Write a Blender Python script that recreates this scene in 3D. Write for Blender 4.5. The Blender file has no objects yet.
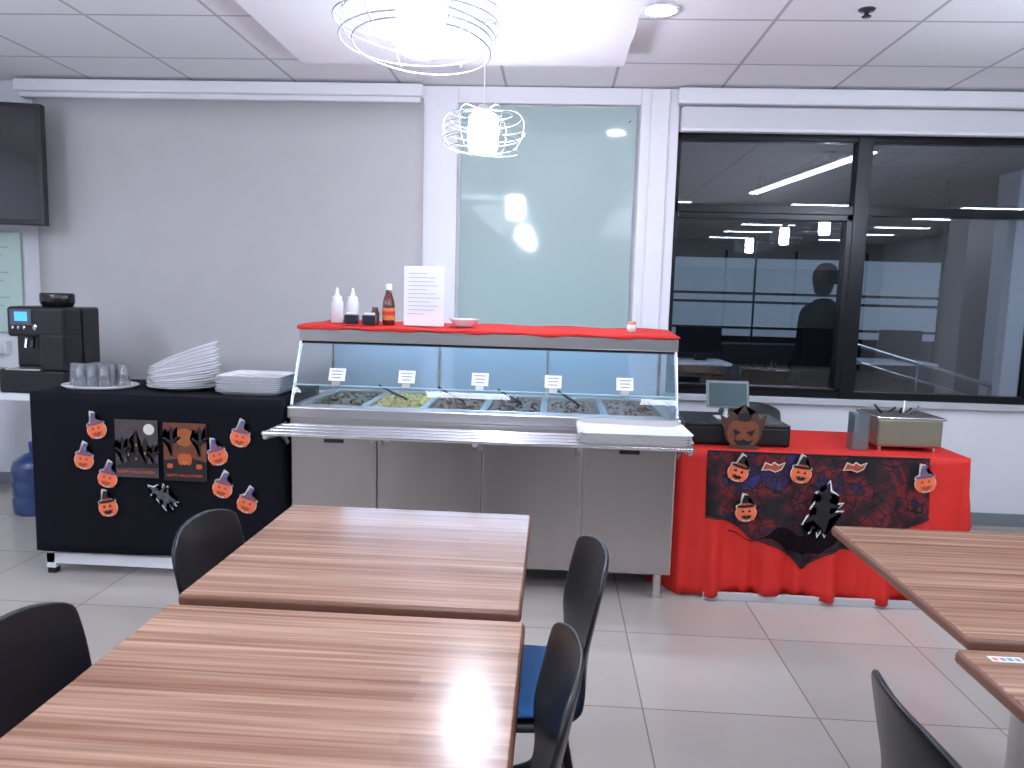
import bpy, bmesh, math, random
from mathutils import Matrix, Vector
random.seed(7)
SC=bpy.context.scene
COL=bpy.context.collection
try:
    SC.view_settings.view_transform='Standard'
    SC.view_settings.look='None'
except Exception: pass

# ------------------------------------------------------------ materials
def S(r,g,b):
    def f(c):
        c/=255.0
        return c/12.92 if c<=0.04045 else ((c+0.055)/1.055)**2.4
    return (f(r),f(g),f(b),1)
MC={}
def mat(name,col=(200,200,200),rough=.5,metal=0,emit=None,es=0,noise=0,nscale=20,coat=0,spec=None,bump=0,trans=0,stretch=None):
    if name in MC: return MC[name]
    m=bpy.data.materials.new(name); m.use_nodes=True
    nt=m.node_tree; b=nt.nodes['Principled BSDF']
    b.inputs['Base Color'].default_value=S(*col)
    b.inputs['Roughness'].default_value=rough
    b.inputs['Metallic'].default_value=metal
    if coat: b.inputs['Coat Weight'].default_value=coat; b.inputs['Coat Roughness'].default_value=.08
    if spec is not None: b.inputs['Specular IOR Level'].default_value=spec
    if trans: b.inputs['Transmission Weight'].default_value=trans
    if emit: b.inputs['Emission Color'].default_value=S(*emit); b.inputs['Emission Strength'].default_value=es
    tc=nt.nodes.new('ShaderNodeTexCoord'); mp=nt.nodes.new('ShaderNodeMapping')
    if stretch: mp.inputs['Scale'].default_value=stretch
    nz=nt.nodes.new('ShaderNodeTexNoise'); nz.inputs['Scale'].default_value=nscale; nz.inputs['Detail'].default_value=4
    nt.links.new(tc.outputs['Object'],mp.inputs[0]); nt.links.new(mp.outputs[0],nz.inputs['Vector'])
    if noise:
        mx=nt.nodes.new('ShaderNodeMix'); mx.data_type='RGBA'
        a=S(*[max(0,c*(1-noise)) for c in col]); d=S(*[min(255,c*(1+noise)) for c in col])
        mx.inputs[6].default_value=a; mx.inputs[7].default_value=d
        nt.links.new(nz.outputs[0],mx.inputs[0]); nt.links.new(mx.outputs[2],b.inputs['Base Color'])
    if bump:
        bp=nt.nodes.new('ShaderNodeBump'); bp.inputs['Strength'].default_value=bump; bp.inputs['Distance'].default_value=.01
        nt.links.new(nz.outputs[0],bp.inputs['Height']); nt.links.new(bp.outputs[0],b.inputs['Normal'])
    MC[name]=m; return m
def glass(name,tint=(235,245,245),gloss=.08,fres=True,rough=0.0,diff=0,diffcol=(200,220,225)):
    if name in MC: return MC[name]
    m=bpy.data.materials.new(name); m.use_nodes=True; nt=m.node_tree
    nt.nodes.clear()
    out=nt.nodes.new('ShaderNodeOutputMaterial'); tr=nt.nodes.new('ShaderNodeBsdfTransparent'); gl=nt.nodes.new('ShaderNodeBsdfGlossy')
    tr.inputs[0].default_value=S(*tint); gl.inputs['Roughness'].default_value=rough
    mx=nt.nodes.new('ShaderNodeMixShader')
    lw=nt.nodes.new('ShaderNodeLayerWeight'); lw.inputs[0].default_value=.25
    ma=nt.nodes.new('ShaderNodeMath'); ma.operation='MULTIPLY_ADD'
    nt.links.new(lw.outputs['Fresnel'],ma.inputs[0]); ma.inputs[1].default_value=.6; ma.inputs[2].default_value=gloss
    nt.links.new(ma.outputs[0],mx.inputs[0])
    last=tr.outputs[0]
    if diff:
        df=nt.nodes.new('ShaderNodeBsdfTranslucent'); d2=nt.nodes.new('ShaderNodeBsdfDiffuse')
        df.inputs[0].default_value=S(*diffcol); d2.inputs[0].default_value=S(*diffcol)
        m3=nt.nodes.new('ShaderNodeMixShader'); nt.links.new(df.outputs[0],m3.inputs[1]); nt.links.new(d2.outputs[0],m3.inputs[2])
        m2=nt.nodes.new('ShaderNodeMixShader'); m2.inputs[0].default_value=diff
        nt.links.new(tr.outputs[0],m2.inputs[1]); nt.links.new(m3.outputs[0],m2.inputs[2]); last=m2.outputs[0]
    nt.links.new(last,mx.inputs[1]); nt.links.new(gl.outputs[0],mx.inputs[2]); nt.links.new(mx.outputs[0],out.inputs[0])
    MC[name]=m; return m
def tilemat(name,size,off,col,mortar,rough,msize,noise_amt=.03,bump=.2,coat=0,speck=False):
    m=bpy.data.materials.new(name); m.use_nodes=True; nt=m.node_tree; b=nt.nodes['Principled BSDF']
    ge=nt.nodes.new('ShaderNodeNewGeometry'); mp=nt.nodes.new('ShaderNodeMapping'); mp.inputs['Location'].default_value=(-off[0]+size*40,-off[1]+size*40,0)
    br=nt.nodes.new('ShaderNodeTexBrick'); br.offset=0; br.squash=1
    br.inputs['Scale'].default_value=1; br.inputs['Brick Width'].default_value=size; br.inputs['Row Height'].default_value=size
    br.inputs['Mortar Size'].default_value=msize; br.inputs['Mortar Smooth'].default_value=0.1
    c1=S(*[min(255,c*(1+noise_amt)) for c in col]); c2=S(*[c*(1-noise_amt) for c in col])
    br.inputs['Color1'].default_value=c1; br.inputs['Color2'].default_value=c2; br.inputs['Mortar'].default_value=S(*mortar)
    nt.links.new(ge.outputs['Position'],mp.inputs[0]); nt.links.new(mp.outputs[0],br.inputs[0])
    nz=nt.nodes.new('ShaderNodeTexNoise'); nz.inputs['Scale'].default_value=180 if speck else 3; nz.inputs['Detail'].default_value=5
    nt.links.new(ge.outputs['Position'],nz.inputs['Vector'])
    mx=nt.nodes.new('ShaderNodeMix'); mx.data_type='RGBA'; mx.blend_type='MULTIPLY'; mx.inputs[0].default_value=.10
    nt.links.new(br.outputs[0],mx.inputs[6]); nt.links.new(nz.outputs[0],mx.inputs[7])
    nt.links.new(mx.outputs[2],b.inputs['Base Color']); b.inputs['Roughness'].default_value=rough
    bp=nt.nodes.new('ShaderNodeBump'); bp.inputs['Strength'].default_value=bump; bp.inputs['Distance'].default_value=.004; bp.invert=True
    nt.links.new(br.outputs['Fac'],bp.inputs['Height']); nt.links.new(bp.outputs[0],b.inputs['Normal'])
    if coat: b.inputs['Coat Weight'].default_value=coat
    return m
def woodmat():
    m=bpy.data.materials.new('striped_wood_laminate'); m.use_nodes=True; nt=m.node_tree; b=nt.nodes['Principled BSDF']
    ge=nt.nodes.new('ShaderNodeNewGeometry')
    def brick(loc,w,h,c1,c2,off):
        mp=nt.nodes.new('ShaderNodeMapping'); mp.inputs['Location'].default_value=loc
        br=nt.nodes.new('ShaderNodeTexBrick'); br.offset=off; br.offset_frequency=2; br.inputs['Scale'].default_value=1
        br.inputs['Brick Width'].default_value=w; br.inputs['Row Height'].default_value=h; br.inputs['Mortar Size'].default_value=0
        br.inputs['Color1'].default_value=c1; br.inputs['Color2'].default_value=c2
        nt.links.new(ge.outputs['Position'],mp.inputs[0]); nt.links.new(mp.outputs[0],br.inputs[0]); return br
    b1=brick((7.1,5.3,0),2.67,.033,S(198,160,136),S(160,118,96),.43)
    b2=brick((3.1,9.17,0),1.93,.021,S(204,170,147),S(138,98,78),.31)
    m1=nt.nodes.new('ShaderNodeMix'); m1.data_type='RGBA'; m1.inputs[0].default_value=.5
    nt.links.new(b1.outputs[0],m1.inputs[6]); nt.links.new(b2.outputs[0],m1.inputs[7])
    mp=nt.nodes.new('ShaderNodeMapping'); mp.inputs['Scale'].default_value=(1.2,55,1)
    nz=nt.nodes.new('ShaderNodeTexNoise'); nz.inputs['Scale'].default_value=1.6; nz.inputs['Detail'].default_value=6
    nt.links.new(ge.outputs['Position'],mp.inputs[0]); nt.links.new(mp.outputs[0],nz.inputs['Vector'])
    cr=nt.nodes.new('ShaderNodeValToRGB'); cr.color_ramp.elements[0].position=.33; cr.color_ramp.elements[0].color=S(160,132,118)
    cr.color_ramp.elements[1].position=.66; cr.color_ramp.elements[1].color=S(255,250,245)
    nt.links.new(nz.outputs[0],cr.inputs[0])
    m2=nt.nodes.new('ShaderNodeMix'); m2.data_type='RGBA'; m2.blend_type='MULTIPLY'; m2.inputs[0].default_value=.7
    nt.links.new(m1.outputs[2],m2.inputs[6]); nt.links.new(cr.outputs[0],m2.inputs[7])
    nt.links.new(m2.outputs[2],b.inputs['Base Color']); b.inputs['Roughness'].default_value=.22
    return m

steel=mat('brushed_stainless',(210,208,207),.28,.96,noise=.03,nscale=3,stretch=(1,1,60))
steeld=mat('stainless_door',(184,178,175),.27,.96,noise=.04,nscale=2.5,stretch=(14,1,1))
chrome=mat('chrome_tube',(225,225,228),.15,1)
white=mat('white_paint',(234,235,238),.55,noise=.015)
wallm=mat('wall_paint',(226,228,232),.6,noise=.015,nscale=3)
trimm=mat('white_trim',(234,235,239),.4)
blindm=mat('roller_blind_fabric',(194,192,192),.8,noise=.02,nscale=4,bump=.03)
blkframe=mat('black_aluminium',(16,18,24),.3,.3)
blkpl=mat('black_plastic',(15,16,20),.34)
blkgl=mat('black_gloss_screen',(10,12,22),.07,coat=.5)
blkcloth=mat('black_cloth',(12,13,22),.9,noise=.2,nscale=6,spec=.2)
redcloth=mat('red_cloth',(204,32,22),.7,noise=.07,nscale=7)
china=mat('white_china',(232,232,235),.2,coat=.3)
whitep=mat('white_plastic_tray',(228,226,226),.35)
orange=mat('orange_card',(236,116,72),.6,noise=.06,nscale=40)
dorange=mat('dark_orange_card',(170,72,40),.6,noise=.1,nscale=60)
purple=mat('purple_card',(98,88,130),.6,noise=.1,nscale=50)
black=mat('black_card',(18,16,20),.6)
paper=mat('white_paper',(230,231,234),.6)
greyink=mat('grey_ink',(140,142,150),.7)
bluecush=mat('blue_cushion',(30,108,176),.6,noise=.05,nscale=60)
baseb=mat('grey_baseboard',(120,128,134),.4)
wood=woodmat()
woodedge=mat('brown_edge_band',(116,76,58),.35,noise=.06,nscale=30)
lampm=mat('lamp_glow',(255,255,255),.4,emit=(228,236,255),es=150)
tubem=mat('tube_glow',(255,255,255),.4,emit=(228,236,255),es=22)
tubed=mat('corridor_fill_glow',(255,255,255),.4,emit=(220,233,255),es=75)
clear=glass('clear_glass',(243,249,250),.03)
tumbler=glass('tumbler_glass',(248,250,252),.10,rough=.05,diff=.14,diffcol=(235,240,245))
wing=glass('window_glass',(205,212,218),.13)

# ------------------------------------------------------------ builders
def link(o,p=None):
    COL.objects.link(o)
    if p is not None: o.parent=p
    return o
def empty(name,loc=(0,0,0),rz=0,rot=None):
    e=bpy.data.objects.new(name,None); e.location=loc; e.rotation_euler=rot if rot else (0,0,rz); e.empty_display_size=.1
    COL.objects.link(e); return e
def mobj(name,bm,ms,p=None,loc=(0,0,0),rot=(0,0,0),smooth=False):
    me=bpy.data.meshes.new(name); bm.normal_update(); bm.to_mesh(me); bm.free()
    for m in (ms if isinstance(ms,(list,tuple)) else [ms]): me.materials.append(m)
    if smooth:
        for f in me.polygons: f.use_smooth=True
    o=bpy.data.objects.new(name,me); o.location=loc; o.rotation_euler=rot
    return link(o,p)
def box(name,lo,hi,m,p=None,bev=0.004,rot=(0,0,0),seg=2):
    lo=Vector(lo); hi=Vector(hi); c=(lo+hi)/2; s=hi-lo
    bm=bmesh.new(); bmesh.ops.create_cube(bm,size=1)
    for v in bm.verts: v.co=Vector((v.co.x*s.x,v.co.y*s.y,v.co.z*s.z))
    if bev>0:
        bev=min(bev,min(s)*.45)
        bmesh.ops.bevel(bm,geom=bm.edges[:],offset=bev,segments=seg,affect='EDGES',profile=.5)
    return mobj(name,bm,m,p,c,rot)
def cyl(name,r,z0,z1,m,p=None,xy=(0,0),seg=32,r2=None,bev=0):
    bm=bmesh.new(); bmesh.ops.create_cone(bm,cap_ends=True,segments=seg,radius1=r,radius2=r if r2 is None else r2,depth=z1-z0)
    return mobj(name,bm,m,p,(xy[0],xy[1],(z0+z1)/2),smooth=False)
def lathe(name,prof,m,p=None,loc=(0,0,0),rot=(0,0,0),seg=40,sx=1,sy=1):
    bm=bmesh.new(); rings=[]
    for r,z in prof:
        if r<1e-5: rings.append([bm.verts.new((0,0,z))])
        else: rings.append([bm.verts.new((r*math.cos(2*math.pi*i/seg)*sx,r*math.sin(2*math.pi*i/seg)*sy,z)) for i in range(seg)])
    for a,b in zip(rings,rings[1:]):
        for i in range(seg):
            j=(i+1)%seg
            if len(a)==1 and len(b)==1: continue
            if len(a)==1: bm.faces.new((a[0],b[j],b[i]))
            elif len(b)==1: bm.faces.new((a[i],a[j],b[0]))
            else: bm.faces.new((a[i],a[j],b[j],b[i]))
    bmesh.ops.recalc_face_normals(bm,faces=bm.faces[:])
    return mobj(name,bm,m,p,loc,rot,smooth=True)
def tube(name,pts,r,m,p=None,cyc=False,smooth=False,loc=(0,0,0)):
    cu=bpy.data.curves.new(name,'CURVE'); cu.dimensions='3D'; cu.bevel_depth=r; cu.bevel_resolution=3; cu.use_fill_caps=True
    if smooth:
        sp=cu.splines.new('BEZIER'); sp.bezier_points.add(len(pts)-1)
        for b,q in zip(sp.bezier_points,pts): b.co=q; b.handle_left_type=b.handle_right_type='AUTO'
    else:
        sp=cu.splines.new('POLY'); sp.points.add(len(pts)-1)
        for b,q in zip(sp.points,pts): b.co=(*q,1)
    sp.use_cyclic_u=cyc
    cu.materials.append(m); o=bpy.data.objects.new(name,cu); o.location=loc
    return link(o,p)
def ring(name,R,r,z,m,p,tilt=(0,0),c=(0,0),n=48):
    pts=[]
    for i in range(n):
        a=2*math.pi*i/n; pts.append((c[0]+R*math.cos(a),c[1]+R*math.sin(a),z+tilt[0]*math.cos(a)+tilt[1]*math.sin(a)))
    return tube(name,pts,r,m,p,cyc=True)
def sheets(name,layers,ms,p=None,loc=(0,0,0),rot=(0,0,0),sc=1.0,th=.0016):
    """flat cut-out standing in XZ plane, facing -Y; layers=[(pts,mat_index)], later layers in front"""
    bm=bmesh.new()
    for k,(pts,mi) in enumerate(layers):
        y0=-th*(k+1)
        f=[bm.verts.new((x*sc,y0,z*sc)) for x,z in pts]
        g=[bm.verts.new((x*sc,y0+th,z*sc)) for x,z in pts]
        try:
            a=bm.faces.new(f); a.material_index=mi
            n=len(pts)
            for i in range(n):
                q=bm.faces.new((f[i],g[i],g[(i+1)%n],f[(i+1)%n])); q.material_index=mi
            bb=bm.faces.new(g[::-1]); bb.material_index=mi
        except ValueError: pass
    bmesh.ops.triangulate(bm,faces=[f for f in bm.faces if len(f.verts)>4])
    bmesh.ops.recalc_face_normals(bm,faces=bm.faces[:])
    return mobj(name,bm,ms,p,loc,rot)
def text(name,body,size,m,p,loc,rot=(math.pi/2,0,0),align='CENTER',ext=.0004):
    t=bpy.data.curves.new(name,'FONT'); t.body=body; t.size=size; t.extrude=ext; t.align_x=align; t.align_y='CENTER'
    t.materials.append(m); o=bpy.data.objects.new(name,t); o.location=loc; o.rotation_euler=rot
    return link(o,p)
def circ(cx,cz,rx,rz,n=20):
    return [(cx+rx*math.cos(2*math.pi*i/n),cz+rz*math.sin(2*math.pi*i/n)) for i in range(n)]
def outl(pts,d):
    """offset a closed outline outward by d"""
    A=sum(a[0]*b[1]-b[0]*a[1] for a,b in zip(pts,pts[1:]+pts[:1])); sg=1 if A>0 else -1
    out=[]; n=len(pts)
    for i in range(n):
        a=Vector(pts[i-1]);b=Vector(pts[i]);c=Vector(pts[(i+1)%n])
        n1=Vector(((b-a).y,-(b-a).x)).normalized()*sg; n2=Vector(((c-b).y,-(c-b).x)).normalized()*sg
        m=(n1+n2); m=m.normalized() if m.length>.1 else n1
        k=min(1.5,1/max(.5,m.dot(n1))); q=b+m*d*k; out.append((q.x,q.y))
    return out
def gridmesh(name,fn,nu,nv,m,p=None,smooth=True,solid=0,sub=0,loc=(0,0,0),rot=(0,0,0)):
    bm=bmesh.new(); V=[[bm.verts.new(fn(i/nu,j/nv)) for j in range(nv+1)] for i in range(nu+1)]
    for i in range(nu):
        for j in range(nv): bm.faces.new((V[i][j],V[i+1][j],V[i+1][j+1],V[i][j+1]))
    o=mobj(name,bm,m,p,loc,rot,smooth)
    if solid:
        md=o.modifiers.new('s','SOLIDIFY'); md.thickness=solid; md.offset=0
    if sub:
        md=o.modifiers.new('u','SUBSURF'); md.levels=md.render_levels=sub
    return o

# ------------------------------------------------------------ camera
F=750; r=0.028
x=43*math.cos(r)-86*math.sin(r); y=86*math.cos(r)+43*math.sin(r)
p_=math.atan(y/F); a_=math.atan(x/F*math.cos(p_))
M=Matrix.Rotation(a_,4,'Z')@Matrix.Rotation(math.pi/2-p_,4,'X')@Matrix.Rotation(r,4,'Z')
M.translation=Vector((0,0,1.5))
cd=bpy.data.cameras.new('camera'); co=bpy.data.objects.new('camera',cd); COL.objects.link(co)
cd.lens=F/1024*36; co.matrix_world=M; cd.clip_start=.02; SC.camera=co

# ------------------------------------------------------------ room shell
XL,XR,YB,YW,H=-4.8,7.4,-7.0,5.3,2.92
floorm=tilemat('floor_tiles',.64,(.375,2.645),(186,178,170),(138,128,120),.17,.003)
ceilm=tilemat('ceiling_tiles',.72,(1.06,4.75),(240,240,243),(186,187,190),.8,.010,noise_amt=.01,speck=True)
box('floor',(XL-.1,YB-.1,-.1),(XR+.1,YW+.1,0),floorm,bev=0)
box('ceiling',(XL-.1,YB-.1,H),(XR+.1,YW+.1,H+.1),ceilm,bev=0)
box('wall_left',(XL-.1,YB,0),(XL,YW,H),wallm,bev=0)
box('wall_right',(XR,YB,0),(XR+.1,YW,H),wallm,bev=0)
box('wall_rear',(XL,YB-.1,0),(XR,YB,H),mat('rear_wall_paint',(168,170,172),.6,noise=.03),bev=0)
WX0,WX1,WZ0,WZ1=.79,5.6,.86,2.64
wb=empty('wall_back')
box('left_part',(XL,YW,0),(WX0,YW+.2,H),wallm,wb,0)
box('under_window',(WX0,YW,0),(WX1,YW+.2,WZ0),wallm,wb,0)
box('over_window',(WX0,YW,WZ1),(WX1,YW+.2,H),wallm,wb,0)
box('right_part',(WX1,YW,0),(XR,YW+.2,H),wallm,wb,0)
pl=empty('trim_1')
box('pilaster_left',(-.94,YW-.05,0),(-.70,YW,H-.01),trimm,pl,.006)
box('pilaster_right',(.535,YW-.05,0),(.79,YW,H-.01),trimm,pl,.006)
box('groove_post',(.60,YW-.075,0),(.72,YW-.05,H-.02),white,pl,.006)
box('head_rail',(-.70,YW-.05,2.80),(.535,YW,2.91),trimm,pl,.006)
gb=empty('glass_writing_board')
box('glass_sheet',(-.675,YW-.035,.8),(.51,YW-.02,2.785),mat('pale_green_glass',(164,186,182),.06,coat=.4,noise=.02,nscale=1),gb,.002)
for q in ((-.62,.9),(.46,.9),(-.62,2.7),(.46,2.7)):
    lathe('standoff',[(0,0),(.012,0),(.012,.01),(0,.012)],chrome,gb,(q[0],YW-.035,q[1]),(math.pi/2,0,0),16)
box('baseboard_back',(XL,YW-.015,0),(XR,YW,.09),baseb,None,.003)
box('baseboard_left',(XL,YB,0),(XL+.015,YW-.02,.09),baseb,None,.003)
box('ceiling_soffit',(-1.5,1.2,2.80),(.345,4.42,2.915),mat('gypsum_white',(236,236,239),.6,noise=.01),None,.004)
rb=empty('roller_blind')
box('cassette',(-3.78,YW-.14,2.82),(-.93,YW,2.90),trimm,rb,.01)
box('top_rail',(-3.76,YW-.11,2.785),(-.95,YW-.03,2.82),white,rb,.006)
gridmesh('fabric',lambda u,v:(-3.69+2.76*u,YW-.07+.004*math.sin(9*u)*v,2.79-2.0*v),24,8,blindm,rb,solid=.002)
box('bottom_bar',(-3.69,YW-.085,.77),(-.93,YW-.055,.80),trimm,rb,.006)
rb2=empty('window_blind_cassette')
box('cassette',(.77,YW-.13,2.80),(5.6,YW,2.90),trimm,rb2,.01)
box('rolled_fabric',(.80,YW-.10,2.64),(5.6,YW-.02,2.79),mat('blind_white',(214,215,218),.6),rb2,.02,seg=4)
box('pull_bar',(.80,YW-.11,2.625),(5.6,YW-.05,2.65),trimm,rb2,.008)
wd=empty('window_1')
def fr(n,lo,hi): box(n,lo,hi,blkframe,wd,.004)
Y0,Y1=YW-.01,YW+.07
fr('frame_top',(WX0,Y0,WZ1-.05),(WX1,Y1,WZ1)); fr('frame_bottom',(WX0,Y0,WZ0),(WX1,Y1,WZ0+.05))
fr('frame_left',(WX0,Y0,WZ0),(WX0+.03,Y1,WZ1)); fr('frame_right',(WX1-.05,Y0,WZ0),(WX1,Y1,WZ1))
fr('transom',(WX0,Y0,2.11),(WX1,Y1,2.17))
for xx in (2.04,3.28,4.5): fr('mullion',(xx-.05,Y0-.01,WZ0),(xx+.05,Y1,WZ1))
fr('casement_top',(WX0+.03,Y0-.012,2.07),(1.99,Y1,2.11)); fr('casement_side',(1.95,Y0-.012,WZ0+.05),(1.99,Y1,2.11)); fr('casement_foot',(WX0+.03,Y0-.012,WZ0+.05),(1.99,Y1,WZ0+.07))
box('glazing',(WX0+.02,YW+.03,WZ0+.02),(WX1-.02,YW+.036,WZ1-.02),wing,wd,0)
box('window_sill',(WX0-.03,YW-.05,WZ0-.045),(WX1,YW+.01,WZ0),mat('sill_grey',(186,190,194),.4),None,.006)
gz=empty('glass_partition')
box('frosted_band',(-4,YB+.03,1.0),(7,YB+.05,2.3),mat('frosted_rear',(110,116,122),.3),gz,0)
for i in range(8): box('post',(-4+i*1.57,YB+.02,.05),(-3.95+i*1.57,YB+.07,2.7),blkframe,gz,0)
box('dark_lower',(-4,YB+.03,.1),(7,YB+.05,.98),mat('dark_lower',(40,44,50),.4),gz,0)
box('column',(5.95,-1.3,0),(6.5,-.75,H),white,None,.01)

# ------------------------------------------------------------ lights
def linear(name,lo,hi,m=tubem):
    e=empty(name); lo=Vector(lo);hi=Vector(hi)
    box('housing',(lo.x-.02,lo.y-.02,H-.035),(hi.x+.02,hi.y+.02,H-.002),white,e,.004)
    box('diffuser',(lo.x,lo.y,H-.045),(hi.x,hi.y,H-.03),m,e,.004)
for yy in (-5.8,-4.4,-3.0,-1.6,-.2):
    for xx in (-3.2,-.9,1.4,3.7,6.0):
        linear('ceiling_light',(xx-.45,yy-.06,0),(xx+.45,yy+.06,0))
for xx in (-3.6,-2.4): linear('ceiling_light',(xx-.05,.9,0),(xx+.05,2.6,0))
e=empty('linear_ceiling_light',(2.62,2.2,0),math.radians(-7))
box('housing',(-.08,-1.4,H-.035),(.08,1.4,H-.002),white,e,.004); box('diffuser',(-.055,-1.38,H-.05),(.055,1.38,H-.033),tubem,e,.004)
e=empty('recessed_downlight',(.47,3.90,H))
lathe('trim_ring',[(.075,0),(.095,0),(.095,-.012),(.075,-.008)],white,e); lathe('lens',[(0,-.006),(.075,-.006),(.075,0)],lampm,e)
def chandelier(loc,R,hh,core):
    e=empty('wire_pendant_lamp',loc)
    wire=mat('brushed_wire',(176,180,190),.3,.8)
    k=7
    for i in range(k):
        f=i/(k-1); rr=R*(.72+.28*math.sin(math.pi*(f*.8+.15)))
        ring('wire_ring',rr,.0020,-hh/2+hh*f,wire,e,(random.uniform(-.02,.02),random.uniform(-.02,.02)),(random.uniform(-.015,.015),random.uniform(-.015,.015)))
    for i in range(6):
        a=i*math.pi/3; c,s=math.cos(a),math.sin(a)
        tube('wire_rib',[(R*.25*c,R*.25*s,hh/2+.02),(R*.9*c,R*.9*s,hh/2),(R*c,R*s,0),(R*.8*c,R*.8*s,-hh/2)],.0016,wire,e,smooth=True)
    lathe('glowing_shade',[(0,-hh*.56),(core*.8,-hh*.55),(core,-hh*.45),(core,hh*.42),(core*.8,hh*.5),(0,hh*.5)],lampm,e,seg=28)
    cyl('socket_cap',core*.6,hh*.5,hh*.5+.04,chrome,e)
    top=(2.80 if (-1.5<loc[0]<.345 and 1.2<loc[1]<4.42) else H)-loc[2]
    tube('cord',[(0,0,hh*.5+.04),(0,0,top)],.003,whitep,e); cyl('ceiling_rose',.06,top-.025,top,white,e)
chandelier((-.37,2.02,2.20),.21,.14,.065)
chandelier((-.375,3.75,2.29),.195,.17,.07)
chandelier((-.37,.25,2.25),.2,.16,.05)
for yy in (3.35,2.1,.6): chandelier((2.5,yy,2.25),.2,.17,.05)
for yy in (2.6,.8,-1.0): chandelier((-3.6,yy,2.25),.2,.17,.05)  # unseen extra row of pendants, added to brighten the ceiling
e=empty('sprinkler_head',(1.45,3.88,H)); lathe('escutcheon',[(0,0),(.04,0),(.035,-.008),(.012,-.012),(.01,-.03),(.022,-.032),(.022,-.036),(0,-.036)],mat('dark_metal',(70,72,76),.3,.8),e)

# ------------------------------------------------------------ outside corridor
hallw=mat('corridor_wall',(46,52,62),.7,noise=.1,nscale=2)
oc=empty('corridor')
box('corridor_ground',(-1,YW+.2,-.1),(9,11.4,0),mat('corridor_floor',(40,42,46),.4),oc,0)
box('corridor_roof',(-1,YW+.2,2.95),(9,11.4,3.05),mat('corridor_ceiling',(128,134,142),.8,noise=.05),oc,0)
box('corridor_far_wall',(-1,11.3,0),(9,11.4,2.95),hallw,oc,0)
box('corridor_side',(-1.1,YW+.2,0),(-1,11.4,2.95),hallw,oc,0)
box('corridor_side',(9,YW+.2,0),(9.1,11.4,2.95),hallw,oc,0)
fp=empty('frosted_partition')
frost=mat('frosted_stripe_glow',(220,228,234),.5,emit=(190,205,215),es=.12)  # faint emission in the material stands in for backlight, no lamp behind
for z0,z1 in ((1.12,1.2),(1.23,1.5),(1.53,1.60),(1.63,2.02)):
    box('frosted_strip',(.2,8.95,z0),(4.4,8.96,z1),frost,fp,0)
for i in range(5): box('partition_post',(.2+i*1.05,8.93,0),(.22+i*1.05,8.99,2.94),blkframe,fp,0)
box('pillar',(4.75,8.2,0),(5.15,8.6,2.95),white,None,.01)
e=empty('handrail')
tube('rail',[(2.75,7.4,1.18),(4.2,7.4,.78)],.02,chrome,e); tube('rail',[(2.75,7.4,1.02),(4.2,7.4,.62)],.012,chrome,e)
for q in ((2.75,1.18),(3.5,.97),(4.2,.78)): tube('post',[(q[0],7.4,0),(q[0],7.4,q[1])],.015,chrome,e)
for xx in (.9,2.9,4.9):  # added fill tubes, out of sight above the window, to brighten the corridor
    e=empty('corridor_fill_light'); box('diffuser',(xx-.6,5.72,2.90),(xx+.6,5.86,2.925),tubed,e,.004); box('housing',(xx-.62,5.70,2.922),(xx+.62,5.88,2.948),white,e,.004)
for (dx,dy) in ((1.3,7.5),(3.6,8.3)):
    e=empty('office_desk',(dx,dy,0)); box('top',(-.5,-.3,.90),(.4,.3,.93),white,e,.005)
    for q in ((-.45,-.25),(.35,-.25),(-.45,.25),(.35,.25)): box('leg',(q[0]-.02,q[1]-.02,0),(q[0]+.02,q[1]+.02,.9),blkframe,e,0)
    box('monitor_screen',(-.1,-.01,1.0),(.35,.02,1.26),blkgl,e,.005); box('monitor_foot',(.1,-.05,.93),(.2,.05,1.0),blkpl,e,.004)
e=empty('office_bench'); box('back_rest',(.7,8.6,.5),(2.95,8.7,1.06),blkpl,e,.02); box('seat',(.7,8.2,.35),(2.95,8.6,.46),blkpl,e,.02); box('plinth',(.8,8.25,0),(2.85,8.65,.36),blkpl,e,.01)

def skinmesh(name,chain,edges,m,p,root=0,sub=2):
    me=bpy.data.meshes.new(name); me.from_pydata([c[0] for c in chain],edges,[]); me.materials.append(m)
    o=bpy.data.objects.new(name,me); link(o,p)
    md=o.modifiers.new('skin','SKIN'); md.use_smooth_shade=True
    sv=me.skin_vertices[0].data
    for i,c in enumerate(chain):
        rr=c[1]; sv[i].radius=rr if isinstance(rr,tuple) else (rr,rr); sv[i].use_root=(i==root)
    s=o.modifiers.new('sub','SUBSURF'); s.levels=s.render_levels=sub
    return o
pe=empty('person',(2.135,6.15,0),math.radians(-62))
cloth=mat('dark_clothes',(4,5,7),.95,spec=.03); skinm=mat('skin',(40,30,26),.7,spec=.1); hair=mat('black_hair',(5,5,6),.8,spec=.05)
ch=[((0,0,.96),(.15,.11)),((0,0,1.12),(.135,.10)),((0,-.01,1.32),(.165,.115)),((0,.01,1.47),(.10,.08)),((0,0,1.56),(.055,.055)),
 ((-.175,.01,1.45),.062),((-.225,.03,1.17),.05),((-.235,-.04,.93),.034),
 ((.175,.01,1.45),.062),((.225,.03,1.17),.05),((.235,-.04,.93),.034),
 ((-.09,0,.88),(.10,.10)),((-.10,-.015,.50),(.066,.068)),((-.10,.02,.10),(.045,.05)),
 ((.09,0,.88),(.10,.10)),((.10,-.015,.50),(.066,.068)),((.10,.02,.10),(.045,.05))]
ed=[(0,1),(1,2),(2,3),(3,4),(3,5),(5,6),(6,7),(3,8),(8,9),(9,10),(0,11),(11,12),(12,13),(0,14),(14,15),(15,16)]
skinmesh('clothed_body',ch,ed,cloth,pe)
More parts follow.
